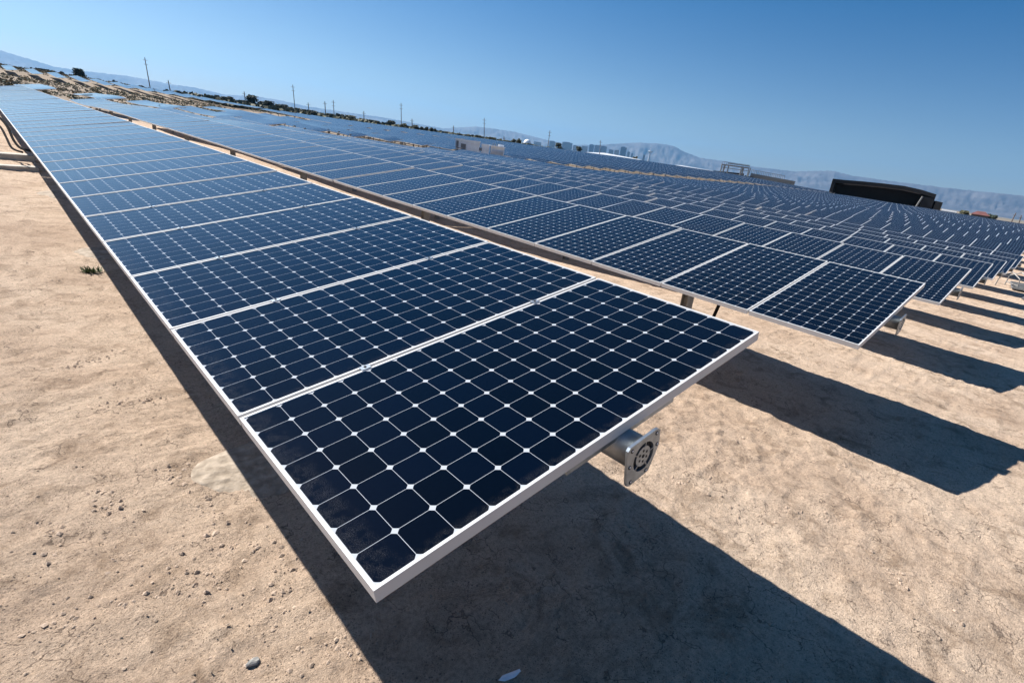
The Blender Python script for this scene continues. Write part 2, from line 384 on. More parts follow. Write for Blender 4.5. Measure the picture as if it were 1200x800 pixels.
NUM = ['nearest', 'second', 'third', 'fourth', 'fifth', 'sixth', 'seventh', 'eighth', 'ninth', 'tenth', 'eleventh', 'twelfth', 'thirteenth', 'fourteenth', 'fifteenth', 'sixteenth', 'seventeenth']
def flange_mesh(name):
    # bolted end plate: cut-cornered plate with a slotted hub ring; lies in the x-z plane, faces -y
    b = MB(); n = 48
    out = [(-.090, .086), (.078, .088), (.096, .074), (.098, .004), (.040, -.092), (-.084, -.098), (-.096, -.084), (-.100, .074)]
    def outer(t):
        d = (math.cos(t), math.sin(t)); best = 9
        for (x0, z0), (x1, z1) in zip(out, out[1:] + out[:1]):
            ex, ez = x1 - x0, z1 - z0; den = d[0] * ez - d[1] * ex
            if abs(den) < 1e-9: continue
            s = (x0 * ez - z0 * ex) / den; k = (x0 * d[1] - z0 * d[0]) / den
            if s > 0 and -1e-6 <= k <= 1 + 1e-6: best = min(best, s)
        return best
    ts = [2 * math.pi * i / n for i in range(n)]; ri = .062
    vs = []
    for y in (0, .012):
        for t in ts: o = outer(t); vs.append((o * math.cos(t), y, o * math.sin(t)))
        for t in ts: vs.append((ri * math.cos(t), y, ri * math.sin(t)))
    fs = []
    for i in range(n):
        j = (i + 1) % n
        fs += [(i, j, n + j, n + i), (2*n + i, 3*n + i, 3*n + j, 2*n + j), (i, 2*n + i, 2*n + j, j), (n + i, n + j, 3*n + j, 3*n + i)]
    b.add(vs, fs)
    for k in range(5):                    # spokes
        a = math.pi / 2.3 + k * 2 * math.pi / 5
        Mx = Matrix.Rotation(-a, 4, 'Y'); b.box((.036, .001, -.0022), (.0625, .009, .0022), 0, Mx)
    b.tube((0, .0105, 0), (0, .0118, 0), .0618, n=32, mi=1)  # dark disc, painted shade of the hollow tube behind the ring
    hub = []; hf = []                     # hub disc with holes shown as dark wells
    for y in (.002, .010):
        for t in ts: hub.append((.043 * math.cos(t), y, .043 * math.sin(t)))
    hf = [tuple(range(n))[::-1], tuple(range(n, 2*n))] + [(i, (i + 1) % n, n + (i + 1) % n, n + i) for i in range(n)]
    b.add(hub, hf)
    for x, z, r in [(0, 0, .008)] + [(.024 * math.cos(t), .024 * math.sin(t), .0055) for t in (.5, 1.55, 2.6, 3.64, 4.7, 5.75)]:
        b.tube((x, .0012, z), (x, .0035, z), r, n=12, mi=1)
    for x, z in ((-.074, .066), (.074, .068), (.082, .012), (-.083, -.004), (-.072, -.080), (.022, -.080)):
        b.tube((x, -.0012, z), (x, .0135, z), .0085, n=12, mi=1)  # dark disc, painted shade of a bolt hole
        b.tube((x + .001, -.002, z + .001), (x + .001, .013, z + .001), .0045, n=10, mi=2)  # pale disc, painted stand-in for sunlit ground seen through the hole
    return b.mesh(name, [M_galvb, M_dark, M_paper_hole_light])
ME_flange = flange_mesh('end_flange')

def row_profile(x0, xm, y):               # height of the low edge of the panels above datum
    return zg(xm, y) + 1.12 if x0 > .5 else 1.12 + (zg(xm, y) + .023) * .15
def near_row(i, x0, y0, nmod, gaps):
    t = empty('solar_row', (x0 + 1.01, y0, zg(x0 + 1, y0)))
    lab = ('nearest row of solar modules, filling the foreground with its cells close to the camera' if i == 0 else
           NUM[i] + ' row of tilted solar modules counted from the row closest to the camera')
    tag(t, lab, 'solar row', 'tilted rows of solar modules on the near ground')
    org = Vector(t.location)
    y = y0; ends = []
    for k in range(nmod):
        if k in gaps: y += .09
        za = row_profile(x0, x0 + 1, y); zb = row_profile(x0, x0 + 1, y + ML)
        pit = math.atan2(zb - za, ML)
        o = bpy.data.objects.new('solar_module', ME_frame); link(o, t)
        mw = Matrix.Translation(Vector((x0, y, za)) - org) @ Matrix.Rotation(pit, 4, 'X') @ Matrix.Rotation(-TH, 4, 'Y')
        if i or k > 2: mw = mw @ Matrix.Rotation(random.uniform(-.0035, .0035), 4, 'Y') @ Matrix.Rotation(random.uniform(-.002, .002), 4, 'X')
        o.matrix_local = mw
        g = bpy.data.objects.new('glass_face', ME_glass_d if (i == 0 and k < 6) else ME_glass); link(g, o)
        if i == 0 and k < 5:
            for v_ in (.52, 1.54):
                cl = bpy.data.objects.new('clamp', ME_clamp); link(cl, o); cl.location = (v_, ML + GAP / 2, 0)
        ends.append(y); y += PITCH
    y1 = y - GAP
    c = math.cos(TH); s = math.sin(TH)
    def tubepos(yy, n=.122): return Vector((x0 + 1.0335 * c + n * s, yy, row_profile(x0, x0 + 1, yy) + 1.0335 * s - n * c)) - org
    tb = MB(); seg = 6.0; yy = y0 - .072; pts = []
    while yy < y1: pts.append(tubepos(max(yy, y0) if yy > y0 else y0) + Vector((0, min(0, yy - y0), 0))); yy += seg
    pts.append(tubepos(y1) + Vector((0, .1, 0)))
    for a, b in zip(pts[:-1], pts[1:]): tb.tube(a, b, .068, n=20)
    tube = tb.build('torque_tube', M_galv, t, smooth=False)
    for p in tube.data.polygons: p.use_smooth = len(p.vertices) == 4
    fl = bpy.data.objects.new('end_flange', ME_flange); link(fl, tube)
    fl.matrix_local = Matrix.Translation(pts[0] + Vector((0, -.012, 0))) @ Matrix.Rotation(-TH, 4, 'Y')
    # saddle rail under the first module edge and clamps
    rl = MB(); z0_ = -.047
    rl.box((.72, .012, z0_ - .032), (1.36, .075, z0_)); rl.box((.70, .006, z0_ - .004), (1.38, .081, z0_ - .001))
    ra = rl.build('saddle_rail', M_galvb, t)
    ra.matrix_local = Matrix.Translation(Vector((x0, y0, row_profile(x0, x0 + 1, y0))) - org) @ Matrix.Rotation(-TH, 4, 'Y')
    py = y0 + 2.31 if i else 2.45
    while py < y1:
        p = tubepos(py); zb = zg(x0 + 1, py) - org.z - .5
        pm = MB(); top = p.z + .04
        for a, b in (((-.075, -.05), (.075, -.042)), ((-.075, .042), (.075, .05)), ((-.004, -.042), (.004, .042))):
            pm.box((p.x + a[0], p.y + a[1], zb), (p.x + b[0], p.y + b[1], top - (.13 if a[0] < -.01 else .13)))
        pm.box((p.x - .1, p.y - .06, top - .16), (p.x + .1, p.y - .052, top + .045))
        pm.build('post', M_post, t)
        py += 6.3
    if i < 4:
        ap = tubepos(y0 + 1.78)
        MB().tube(ap + Vector((-.05, 0, -.05)), ap + Vector((-.35, .05, -1.0)), .022, n=8).build('damper_strut', M_black, t)
    return t
GAPS = {0: (17, 33), 1: (10, 24, 38), 2: (14, 28, 42), 3: (9, 23, 37), 4: (12, 26, 40), 5: (16, 30, 44), 6: (11, 25, 39), 7: (13, 27, 41)}
xs = [0, 4.70, 9.33, 14.0, 18.7, 23.4, 28.1]
ys = [0.0, .12, .24, .36, .45, .52, .60]
for i in range(7): near_row(i, xs[i], ys[i], 54 if i else 53, GAPS[i])

M_fr2 = M_frame
def far_row(x0, y0, y1, label, group, name='solar_row', tilt=TH, posts=True):
    org = Vector((x0 + 1.01, y0, zg(x0 + 1, y0)))
    b = MB(); c, s = math.cos(tilt), math.sin(tilt); y = y0; k = 0; sk = random.choice((11, 13, 15, 17))
    def P(u, yy, dz=0): return (x0 + u * c - org.x - dz * s, yy - org.y, zg(x0 + 1, yy) + 1.12 + u * s + dz * c - org.z)
    jit = random.uniform(-.004, .004)
    while y + ML < y1:
        k += 1
        if k % sk == 0: y += .09
        ya, yb = y, y + ML; a = [P(0, ya), P(MW, ya), P(MW, yb), P(0, yb)]; lo = [P(0, ya, -.046), P(MW, ya, -.046), P(MW, yb, -.046), P(0, yb, -.046)]
        b.add(a + lo, [(0, 1, 2, 3), (7, 6, 5, 4), (0, 4, 5, 1), (1, 5, 6, 2), (2, 6, 7, 3), (3, 7, 4, 0)], 0)
        e = .012; g = [P(e, ya + e, .004), P(MW - e, ya + e, .004), P(MW - e, yb - e, .004), P(e, yb - e, .004)]
        w = [(e, e), (MW - e, e), (MW - e, ML - e), (e, ML - e)]
        b.quad(g, 1, [((q[1] - M1) / CP, (q[0] - M0) / CP) for q in w]); y += PITCH
    yy = y0 + .1; prev = None
    while yy < y:
        cur = P(1.03, yy, -.15)
        if prev: b.tube(prev, cur, .068, n=6, mi=2)
        prev = cur; yy += 6.0
    if posts:
        yy = y0 + 2.3
        while yy < y:
            p = P(1.03, yy, -.15); b.box((p[0] - .07, p[1] - .05, zg(x0 + 1, yy) - org.z - .2), (p[0] + .07, p[1] + .05, p[2] + .03), 3); yy += 6.3
    o = b.build(name, [M_frame, M_cell, M_galv, M_post]); o.location = org
    return tag(o, label, 'solar row', group)
# rising ground right behind the near rows
x = 34.9; n = 0
while x < 192:
    lab = (NUM[n] if n else 'lowest') + ' distant solar row on the slope right behind the seven near rows' if n < 12 else 'distant solar row high on the slope, one of many alike behind the near rows'
    far_row(x, (1.0 if x < 60 else 2.5), 57.5, lab, 'solar rows on the rising ground behind the near rows'); x += 4.68; n += 1
x = 2.5; n = 0
while x < 46:
    lab = ('leftmost' if n == 0 else NUM[n]) + ' pale row from the left in the short block before the scrub'
    far_row(x, 64 + random.uniform(-1, 1), 84 - abs(x - 25) * .1, lab, 'pale solar rows in front of the brown scrub'); x += 4.68; n += 1
x = 30; n = 0
while x < 50:
    lab = ('leftmost' if n == 0 else NUM[n]) + ' row from the left in the small pale block amid the scrub'
    far_row(x, 95, 126, lab, 'pale solar rows amid the brown scrub'); x += 4.68; n += 1
x = 52
while x < 200:
    far_row(x, 62.5, 122, 'distant solar row across the dirt aisle, nearer of the two hillside blocks', 'solar rows beyond the dirt aisle, nearer block')
    if x > 60: far_row(x, 131, 190, 'distant solar row at the top of the slope, farther of the two hillside blocks', 'solar rows beyond the dirt aisle, farther block')
    x += 4.68
x = -22
while x < 66:
    far_row(x, 196, 226, 'very distant white looking solar row beyond the brown scrub and below the trees', 'white looking rows beyond the scrub', posts=False); x += 4.68

# ------------------------------------------------------------------ bare piles in the aisle
k = 0
for rx, c0, c1 in ((26, 63, 76), (31, 62, 80), (36, 61, 82), (41, 61, 84), (46, 60, 84)):
    y = c0
    while y < c1:
        z = zg(rx, y)
        b = MB().box((-.07, -.05, -.1), (.07, .05, 1.15)).box((-.12, -.07, 1.15), (.12, .07, 1.28))
        o = b.build('steel_pile', M_post); o.location = (rx, y, z)
        tag(o, 'bare brown steel pile standing without panels on the dirt aisle', 'pile', 'bare steel piles on the dirt aisle')
        y += 3.1; k += 1

# ------------------------------------------------------------------ footings at the front row's posts
def footing(cx, cy, rx, ry, h, label):
    b = MB(); n = 90; K = 26; vs = []
    for a in range(K + 1):
        q = 1 - a / K
        for i in range(n):
            t = 2 * math.pi * i / n
            e = 1 + .13 * math.sin(2 * t + 1) + .08 * math.sin(5 * t) + .16 * float(vnoise(np.array(3.1 * math.cos(t) + 9 + cx), np.array(3.1 * math.sin(t) + 5 + cy)))
            x_, y_ = cx + rx * q * e * math.cos(t), cy + ry * q * e * math.sin(t)
            rough = float(fbm(np.array(x_ / .09), np.array(y_ / .09), 3)) * .010 + float(fbm(np.array(x_ / .3), np.array(y_ / .3), 2)) * .018
            vs.append((x_, y_, zm(x_, y_) * .75 + zg(cx, cy) * .25 + rough + h * min(1, a / 5.0) - (.03 if a == 0 else .004 if a < 3 else 0)))
    fs = [(a * n + i, a * n + (i + 1) % n, (a + 1) * n + (i + 1) % n, (a + 1) * n + i) for a in range(K) for i in range(n)]
    o = b.add(vs, fs).build('concrete_footing', M_foot, smooth=True)
    tag(o, label, 'footing', 'concrete footings along the front row')
footing(.79, 2.42, .67, .43, .012, 'large pale rough concrete footing half in shadow beside the nearest row')
footing(.80, 8.85, .62, .62, .025, 'middle pale concrete footing next to the green weed at the shadow edge')
footing(.80, 14.2, .7, .75, .03, 'farthest small pale concrete footing at the shadow edge near the curbs')

def curb(y, x0, x1, h, w, label, dz=0):
    b = MB().box((x0, y, -.1), (x1, y + w, h)).box((x0 + .02, y + .03, h), (x1 - .02, y + w - .03, h + .012))
    o = b.build('concrete_curb', M_conc); o.location = (0, 0, zg(x1, y) + dz)
    tag(o, label, 'curb')
curb(18.0, -3.2, .36, .10, .35, 'nearer long pale concrete curb on the dirt left of the front row')
curb(20.3, -3.2, .42, .16, .45, 'farther long pale concrete curb crossed by black cables')
def hose(pts, r, label):
    P3 = [at(px, py, d) for px, py, d in pts]; out = []
    for a in range(len(P3) - 1):
        p0 = P3[max(a - 1, 0)]; p1 = P3[a]; p2 = P3[a + 1]; p3 = P3[min(a + 2, len(P3) - 1)]
        for t in np.linspace(0, 1, 6, endpoint=False):
            out.append(.5 * ((2 * p1) + (-p0 + p2) * t + (2 * p0 - 5 * p1 + 4 * p2 - p3) * t * t + (-p0 + 3 * p1 - 3 * p2 + p3) * t ** 3))
    out.append(P3[-1]); o = MB().path(out, r, 8).build('black_cable', M_black)
    tag(o, label, 'cable', 'black cables by the curbs')
hose([(-14, 128, 22), (0, 138, 21.6), (9, 149, 21), (16, 164, 20.4), (24, 173, 20), (36, 176.5, 19.4)], .03, 'upper black cable arching down onto the pale curb')
hose([(-12, 140, 22), (0, 148, 21.4), (7, 160, 20.6), (14, 173, 19.8), (26, 178, 19.2)], .026, 'lower black cable arching down onto the pale curb')

# ------------------------------------------------------------------ small things on the near ground
def hit(px, py):
    r = ray(px, py); lo, hi = 1.0, 120.0
    for _ in range(60):
        m_ = (lo + hi) / 2; p = CAM + r * m_
        if p.z > zg(p.x, p.y): lo = m_
        else: hi = m_
    return CAM + r * hi
def pebbles(n=14000):
    b = MB(); base = [(0,0,1),(.9,0,.4),(.3,.85,.4),(-.75,.5,.4),(-.7,-.5,.4),(.3,-.85,.4),(0,0,-.5)]
    fs = [(0,1,2),(0,2,3),(0,3,4),(0,4,5),(0,5,1),(6,2,1),(6,3,2),(6,4,3),(6,5,4),(6,1,5)]
    for _ in range(n):
        d = random.random() ** 1.7 * 14 + .1; a = R(random.uniform(-35, 125)); x, y = -.5 + d * math.sin(a), -.9 + d * math.cos(a)
        if vnoise(np.array(x / .8), np.array(y / .8)) < -.05 and random.random() < .75: continue
        s = random.choice((.0025, .003, .003, .004, .004, .005, .007)) * (.6 + random.random()) * (1 + d * .05)
        rz = random.random() * 6.28; c, sn = math.cos(rz), math.sin(rz); zz = zm(x, y)
        vs = []
        for p in base:
            j = [random.uniform(.75, 1.25) for _ in range(3)]; u, v, w = p[0] * j[0] * s, p[1] * j[1] * s * .8, p[2] * j[2] * s * .65
            vs.append((x + u * c - v * sn, y + u * sn + v * c, zz + w + s * .02))
        b.add(vs, fs)
    tag(b.build('pebbles', M_pebble), 'small loose pebbles and crumbs strewn over the sandy soil', 'pebbles', kind='stuff')
pebbles()
def clods():
    b = MB(); rd = random.Random(5); base = [(0,0,1),(.9,0,.3),(.3,.85,.3),(-.75,.5,.3),(-.7,-.5,.3),(.3,-.85,.3),(0,0,-.6)]
    fs = [(0,1,2),(0,2,3),(0,3,4),(0,4,5),(0,5,1),(6,2,1),(6,3,2),(6,4,3),(6,5,4),(6,1,5)]
    cen = [hit(*p) for p in ((215,560),(243,566),(300,575),(160,470),(130,600),(250,600),(330,700),(60,640),(190,660),(235,690),(100,720),(745,495),(838,508),(822,552),(905,470),(1010,560),(950,600),(1040,665),(880,600),(1120,700),(60,330),(110,420),(300,640),(390,760),(1150,620),(790,560))]
    for c in cen:
        ax = rd.uniform(0, 3.14)
        for _ in range(rd.randint(25, 70)):
            u, v = rd.gauss(0, .16), rd.gauss(0, .045); x = c.x + u * math.cos(ax) - v * math.sin(ax); y = c.y + u * math.sin(ax) + v * math.cos(ax)
            s_ = rd.choice((.004, .005, .006, .008, .010, .014)) * rd.uniform(.7, 1.3); z = zm(x, y); a = rd.uniform(0, 6.28); cc, sn = math.cos(a), math.sin(a); vs = []
            for p in base:
                q = [p[k] * rd.uniform(.6, 1.4) * s_ for k in range(3)]; vs.append((x + q[0] * cc - q[1] * sn, y + q[0] * sn + q[1] * cc, z + q[2] * .7))
            b.add(vs, fs)
    tag(b.build('dirt_clods', M_clod), 'dark crumbly dirt clods gathered in loose rough patches on the soil', 'clods', kind='stuff')
clods()
def blob(name, loc, sx, sy, sz, m, seed=0, sub=2):
    bm = bmesh.new(); bmesh.ops.create_icosphere(bm, subdivisions=sub, radius=1)
    rd = random.Random(seed)
    for v in bm.verts:
        f = 1 + .16 * math.sin(3 * v.co.x + seed) * math.cos(4 * v.co.y) + rd.uniform(-.07, .07)
        v.co = Vector((v.co.x * sx * f, v.co.y * sy * f, v.co.z * sz * f))
    me_ = bpy.data.meshes.new(name); bm.to_mesh(me_); bm.free(); me_.materials.append(m)
    for p in me_.polygons: p.use_smooth = False
    o = link(bpy.data.objects.new(name, me_)); o.location = loc; return o
tag(blob('grey_stone', (-.04, .93, zm(-.04, .93) + .007), .028, .018, .014, M_stone, 3), 'single grey stone on the sunlit soil near the bottom edge', 'stone')
tag(blob('dark_clod', (.62, 3.02, zm(.62, 3.02) + .01), .05, .03, .02, M_pebble, 5), 'dark crumbling dirt clod beside the large concrete footing', 'clod')
pm = MB(); n_ = 6
vs = [(a * .9 + b * .7, b * .55 - a * .35, c) for a, b, c in [(-.055, -.012, .012), (-.02, -.022, .004), (.03, -.02, .010), (.055, -.006, .022), (.045, .014, .018), (-.04, .012, .010)]]
pm.add([(a, b, c + .0015) for a, b, c in vs] + vs, [tuple(range(6)), tuple(range(6, 12))[::-1]] + [(i, i + 6, (i + 1) % 6 + 6, (i + 1) % 6) for i in range(6)])
pp = pm.build('paper_scrap', M_paper_hole_light); pp.location = (.80, .20, zm(.8, .2) + .01); tag(pp, 'small torn white paper scrap lying in the shadow at the bottom edge', 'litter')
wd = MB()
for _ in range(150):
    a = random.uniform(0, 6.28); l_ = random.uniform(.03, .13); w_ = random.uniform(.004, .012); t = random.uniform(.1, 1.2); ox, oy = random.gauss(0, .05), random.gauss(0, .03)
    d = Vector((math.cos(a) * math.cos(t), math.sin(a) * math.cos(t), math.sin(t))) * l_; sd_ = Vector((-math.sin(a), math.cos(a), 0)) * w_
    o_ = Vector((ox, oy, 0)); wd.add([o_ - sd_ * .4, o_ + d * .5 - sd_, o_ + d, o_ + d * .5 + sd_], [(0, 1, 2, 3)])
wo = wd.build('weed', M_weed); wo.location = (.2, 7.72, zm(.2, 7.72)); tag(wo, 'small green weed growing at the edge of the front row shadow', 'weed')

# ------------------------------------------------------------------ racks and mats at the row ends on the right
h0 = Vector((31.4, .75, zg(31.4, .75)))
rk = empty('steel_rack', h0, -.3); None
tag(rk, 'bent grey steel tube rack standing on the dirt at the right row ends', 'rack')
for sx in (0, .9):
    fr = MB(); fr.path([(sx, -.35, 0), (sx, -.3, .5), (sx + .15, .1, .72), (sx, .45, .5), (sx, .5, 0)], .025, 8); fr.build('side_frame', M_post, rk)
MB().tube((0, -.3, .48), (.9, -.3, .48), .02).tube((0, .45, .48), (.9, .45, .48), .02).tube((0, -.33, .2), (.9, .48, .2), .02).build('cross_bar', M_post, rk)
for i, (gx_, gy_, rz_) in enumerate(((32.6, .15, .1), (29.4, -.65, -.05))):
    mt = empty('steel_mat', (gx_, gy_, zg(gx_, gy_) + .03), rz_)
    tag(mt, ('farther' if i == 0 else 'nearer') + ' flat dark grey steel mat lying on the dirt by the right edge', 'mat', 'steel mats by the right row ends')
    MB().box((-1.5, -.6, .0), (1.5, .6, .05)).build('plate', M_dgrey, mt)
    rbm = MB()
    for j in range(9): rbm.box((-1.45 + j * .36, -.58, .0505), (-1.40 + j * .36, .58, .075))
    rbm.build('rib', M_post, mt)

# ------------------------------------------------------------------ inverter station
iv = at(561, 176, 82); a0 = at(533, 176, 82); a1 = at(591, 176, 82)
dv = Vector((a1.x - a0.x, a1.y - a0.y, 0)); Lw = dv.length; rz = math.atan2(dv.y, dv.x); zb = zg(iv.x, iv.y)
topz = at(561, 167, 82).z - zb
def station(name, off, ln, h, dp, label, m, detail):
    e = empty(name, (a0.x + dv.x / Lw * off, a0.y + dv.y / Lw * off, zg(a0.x, a0.y)), rz); tag(e, label, 'cabinet')
    MB().box((0, 0, .15), (ln, dp, h)).box((-.05, -.05, -.1), (ln + .05, dp + .05, .15)).build('housing', m, e)
    MB().box((-.08, -.08, h), (ln + .08, dp + .08, h + .10)).build('roof', M_white, e)
    for x0_, x1_, z0_, z1_, nm, mm in detail:
        d = MB().box((x0_, -.06, z0_), (x1_, -.002, z1_), 0)
        d.build(nm, mm, e)
h_ = max(2.3, topz)
station('inverter_container', 0, Lw * .50, h_, 2.4, 'long grey inverter container with fans, left one of the pair behind the rows', M_grey,
        [(.12, .45, .4, h_ - .2, 'door', M_dgrey), (.8, 1.5, h_ - 1.3, h_ - .5, 'fan', M_dgrey), (1.7, 2.1, h_ - 1.4, h_ - .3, 'panel', M_white), (3.4, 3.8, h_ - 1.1, h_ - .7, 'vent', M_dgrey), (3.4, 3.8, h_ - 1.7, h_ - 1.3, 'notice', M_white)])
station('switch_cabinet', Lw * .53, Lw * .16, h_ - .25, 2.0, 'tall white cabinet standing between the grey container and the transformer', M_white, [(.2, .95, .5, h_ - .6, 'door', M_grey)])
e = empty('transformer', (a0.x + dv.x * .72, a0.y + dv.y * .72, zg(a0.x, a0.y)), rz); tag(e, 'white finned transformer with bushings beside the cabinet', 'transformer')
LL = Lw * .28; MB().box((0, 0, 0), (LL, 1.8, h_ - .30)).build('tank', M_grey, e)
fn = MB()
for j in range(12): fn.box((.1 + j * LL / 13, -.35, .5), (.16 + j * LL / 13, -.002, h_ - .8))
fn.build('cooling_fins', M_white, e); MB().box((-.1, -.4, h_ - .30), (LL + .1, 1.9, h_ - .18)).box((LL * .55, .2, h_ - .18), (LL * .95, 1.2, h_ + .1)).build('lid', M_white, e)
for j in range(3): MB().tube((.3 + j * .35, .6, h_ - .18), (.3 + j * .35, .6, h_ + .15), .08, .05).build('bushing', M_dgrey, e)

# ------------------------------------------------------------------ trees
def tree(px, py_base, hpx, wpx, dist, label, m=None, kind='round', group='trees beyond the solar field'):
    hpx *= .92; wpx *= 1.15; base = at(px, py_base + (1.2 if px > 100 else .5), dist); gz_ = base.z
    sc = dist / F * 1.0
    ca = (RC.transposed() @ (base - CAM)).z; sc = ca / F
    h = hpx * sc; w = wpx * sc
    g0 = zg(base.x, base.y); low = min(g0, gz_)
    t = empty('pine_tree' if kind == 'cone' else 'tree', (base.x, base.y, low)); tag(t, label, 'tree', group)
    off = gz_ - low
    MB().tube((0, 0, -.2), (0, 0, off + h * .55), w * .05 + .05, .04, 7).tube((0, 0, off + h * .3), (w * .2, 0, off + h * .6), .08, .03, 5).tube((0, 0, off + h * .35), (-w * .22, .1, off + h * .62), .08, .03, 5).build('trunk', M_bark, t)
    c = MB(); rd = random.Random(int(px * 7))
    cl = []
    for _ in range(16):
        zz = rd.uniform(.03, .88); ww = (1 - zz) * .9 + .1 if kind == 'cone' else math.sqrt(max(0, 1 - (zz * 2 - 1) ** 2)) * .8 + .15
        a = rd.uniform(0, 6.28); rr2 = rd.uniform(.2, .75) * ww * w / 2
        cl.append((math.cos(a) * rr2, math.sin(a) * rr2, off + h * zz, w * rd.uniform(.15, .25)))
    for cx_, cy_, cz_, cr in cl:
        for _ in range(70):
            u = Vector((rd.gauss(0, 1), rd.gauss(0, 1), rd.gauss(0, .8))).normalized() * cr * rd.uniform(.45, 1.15)
            p = Vector((cx_, cy_, cz_)) + u
            if p.z > off + h: p.z = off + h * rd.uniform(.85, 1)
            s_ = w * .045 + .09; a1_ = Vector((rd.uniform(-1, 1), rd.uniform(-1, 1), rd.uniform(-1, 1))).normalized() * s_; b1 = a1_.orthogonal().normalized() * s_ * .8
            c.add([p - a1_, p - b1, p + a1_, p + b1], [(0, 1, 2, 3)])
    c.build('crown', m or M_leaf, t)
TR = [(4,86,7,12,'c'),(20,88,9,13,'c'),(30,88,5,10,'s'),(54,91,10,22,'c'),(73,91,8,7,'c'),(81,93,5,12,'s'),(93,96,16,17,'k'),(113,98,6,14,'s'),(135,99,7,5,'c'),(128,98,3,8,'s'),(153,102,4,7,'s'),(166,103,4,6,'s'),(210,110,4,9,'c'),
      (246,116,6,10,'s'),(254,117,7,8,'c'),(263,118,6,9,'s'),(271,120,8,9,'c'),(285,121,5,8,'s'),(295,125,15,17,'k'),(307,126,9,9,'s'),(316,128,11,13,'c'),(327,128,7,10,'s'),(333,130,9,12,'c'),(341,132,8,9,'s'),(349,133,8,10,'c'),(357,133,6,12,'s'),(366,135,7,13,'c'),(378,137,6,11,'s'),(388,138,6,12,'s'),(399,139,7,12,'c'),(411,141,7,13,'s'),(424,142,5,9,'c'),(434,144,5,12,'s'),(441,146,6,8,'c'),
      (458,148,8.5,9,'c'),(474,150,7,9,'s'),(487,152,7,8,'c'),(494,153,6,6,'k'),(500,153.5,6.5,6,'k'),(505.5,154,6,6,'k'),(510,155,6.5,6,'k'),(524,156,3,9,'s'),(538,158,3,8,'s'),(548,159,2.5,8,'s'),(560,160,3,8,'s'),(577,162.5,3,9,'s'),(594,166,3,8,'s'),(602,167,7,5,'b'),(608,168,8,6,'b'),
      (655,173,7,8,'c'),(678,175,5,7,'c'),(744,186.5,5,6,'s'),(1128,250,5,12,'s'),(1160,256,7,12,'c')]
seen = {}
for i, (px, py, hp, wp, kd) in enumerate(TR):
    m = M_leaf if kd in 'ck' else M_leaf2
    form = {'c': 'dark round', 's': 'low olive', 'k': 'dark pointed', 'b': 'thin bare looking'}[kd]
    if px == 93: lab = 'large dark pine, the tallest tree, above the white rows at left'
    elif px == 295: lab = 'large dark tree at the left end of the long tree belt'
    elif px == 458: lab = 'round dark tree standing just left of the tall pole'
    elif px in (1128,): lab = 'olive bush in front of the red roofed building'
    elif px == 1160: lab = 'dark bush at the right end of the red roofed building'
    elif px in (655, 678, 744): lab = {655: 'dark round tree below the pale skyline, left of the white roof', 678: 'small dark tree at the left tip of the long white roof', 744: 'small olive tree right of the blue skyline tower'}[px]
    else:
        where = 'far left of the photo' if px < 60 else 'right of the tallest pine' if px < 240 else 'left of the pole pair' if px < 375 else 'beside the pole pair' if px < 445 else 'right of the tall straight pole' if px < 515 else 'behind the inverter station'
        key = form + where; seen[key] = seen.get(key, 0) + 1
        lab = f'{form} tree {where}' + ('' if seen[key] == 1 else f', number {seen[key]} of its kind from the left')
        if seen[key] > 1: lab = f'{NUM[seen[key] - 1]} {form} tree {where}'
        else: lab = f'leftmost {form} tree {where}'
    tree(px, py, hp, wp, 250 + (i * 37) % 40 if px < 640 else (330 if px < 800 else 260), lab, m, 'cone' if kd == 'k' else 'round')

# ------------------------------------------------------------------ scrub
def scrub(name, m, n, xr, yr, sz, label, seed):
    rd = random.Random(seed); b = MB()
    for _ in range(n):
        x, y = rd.uniform(*xr), rd.uniform(*yr)
        if y < 89 and x > -2 and x < 50: continue
        if 92 < y < 128 and 26 < x < 54: continue
        if x > 50 and y < 192 and y > 62: continue
        if 194 < y < 228 and -24 < x < 70: continue
        if y < 64 and x > -3: continue
        s_ = rd.uniform(*sz) * (1 + y / 400); zz = zg(x, y)
        for _ in range(9):
            p = Vector((x + rd.gauss(0, s_ * .5), y + rd.gauss(0, s_ * .5), zz + rd.uniform(0, s_ * .75)))
            a = Vector((rd.uniform(-1, 1), rd.uniform(-1, 1), rd.uniform(-1, 1))).normalized() * s_ * .33; c = a.orthogonal().normalized() * s_ * .25
            b.add([p - a, p - c, p + a, p + c], [(0, 1, 2, 3)])
    tag(b.build(name, m), label, 'scrub', kind='stuff')
scrub('dry_scrub', M_scrub, 7500, (-60, 160), (66, 330), (.22, .55), 'dry brown desert scrub covering the ground beyond the rows', 1)
scrub('green_scrub', M_scrub2, 3600, (-60, 160), (66, 340), (.2, .55), 'olive green low scrub scattered through the dry brush', 2)
scrub('brush_belt', M_leaf2, 2600, (58, 250), (229, 285), (.8, 2.0), 'dark olive brush belt along the foot of the utility poles', 9)
scrub('far_scrub', M_scrub2, 3500, (195, 420), (-20, 330), (.6, 1.6), 'olive and dark low brush behind the top of the solar field', 4)

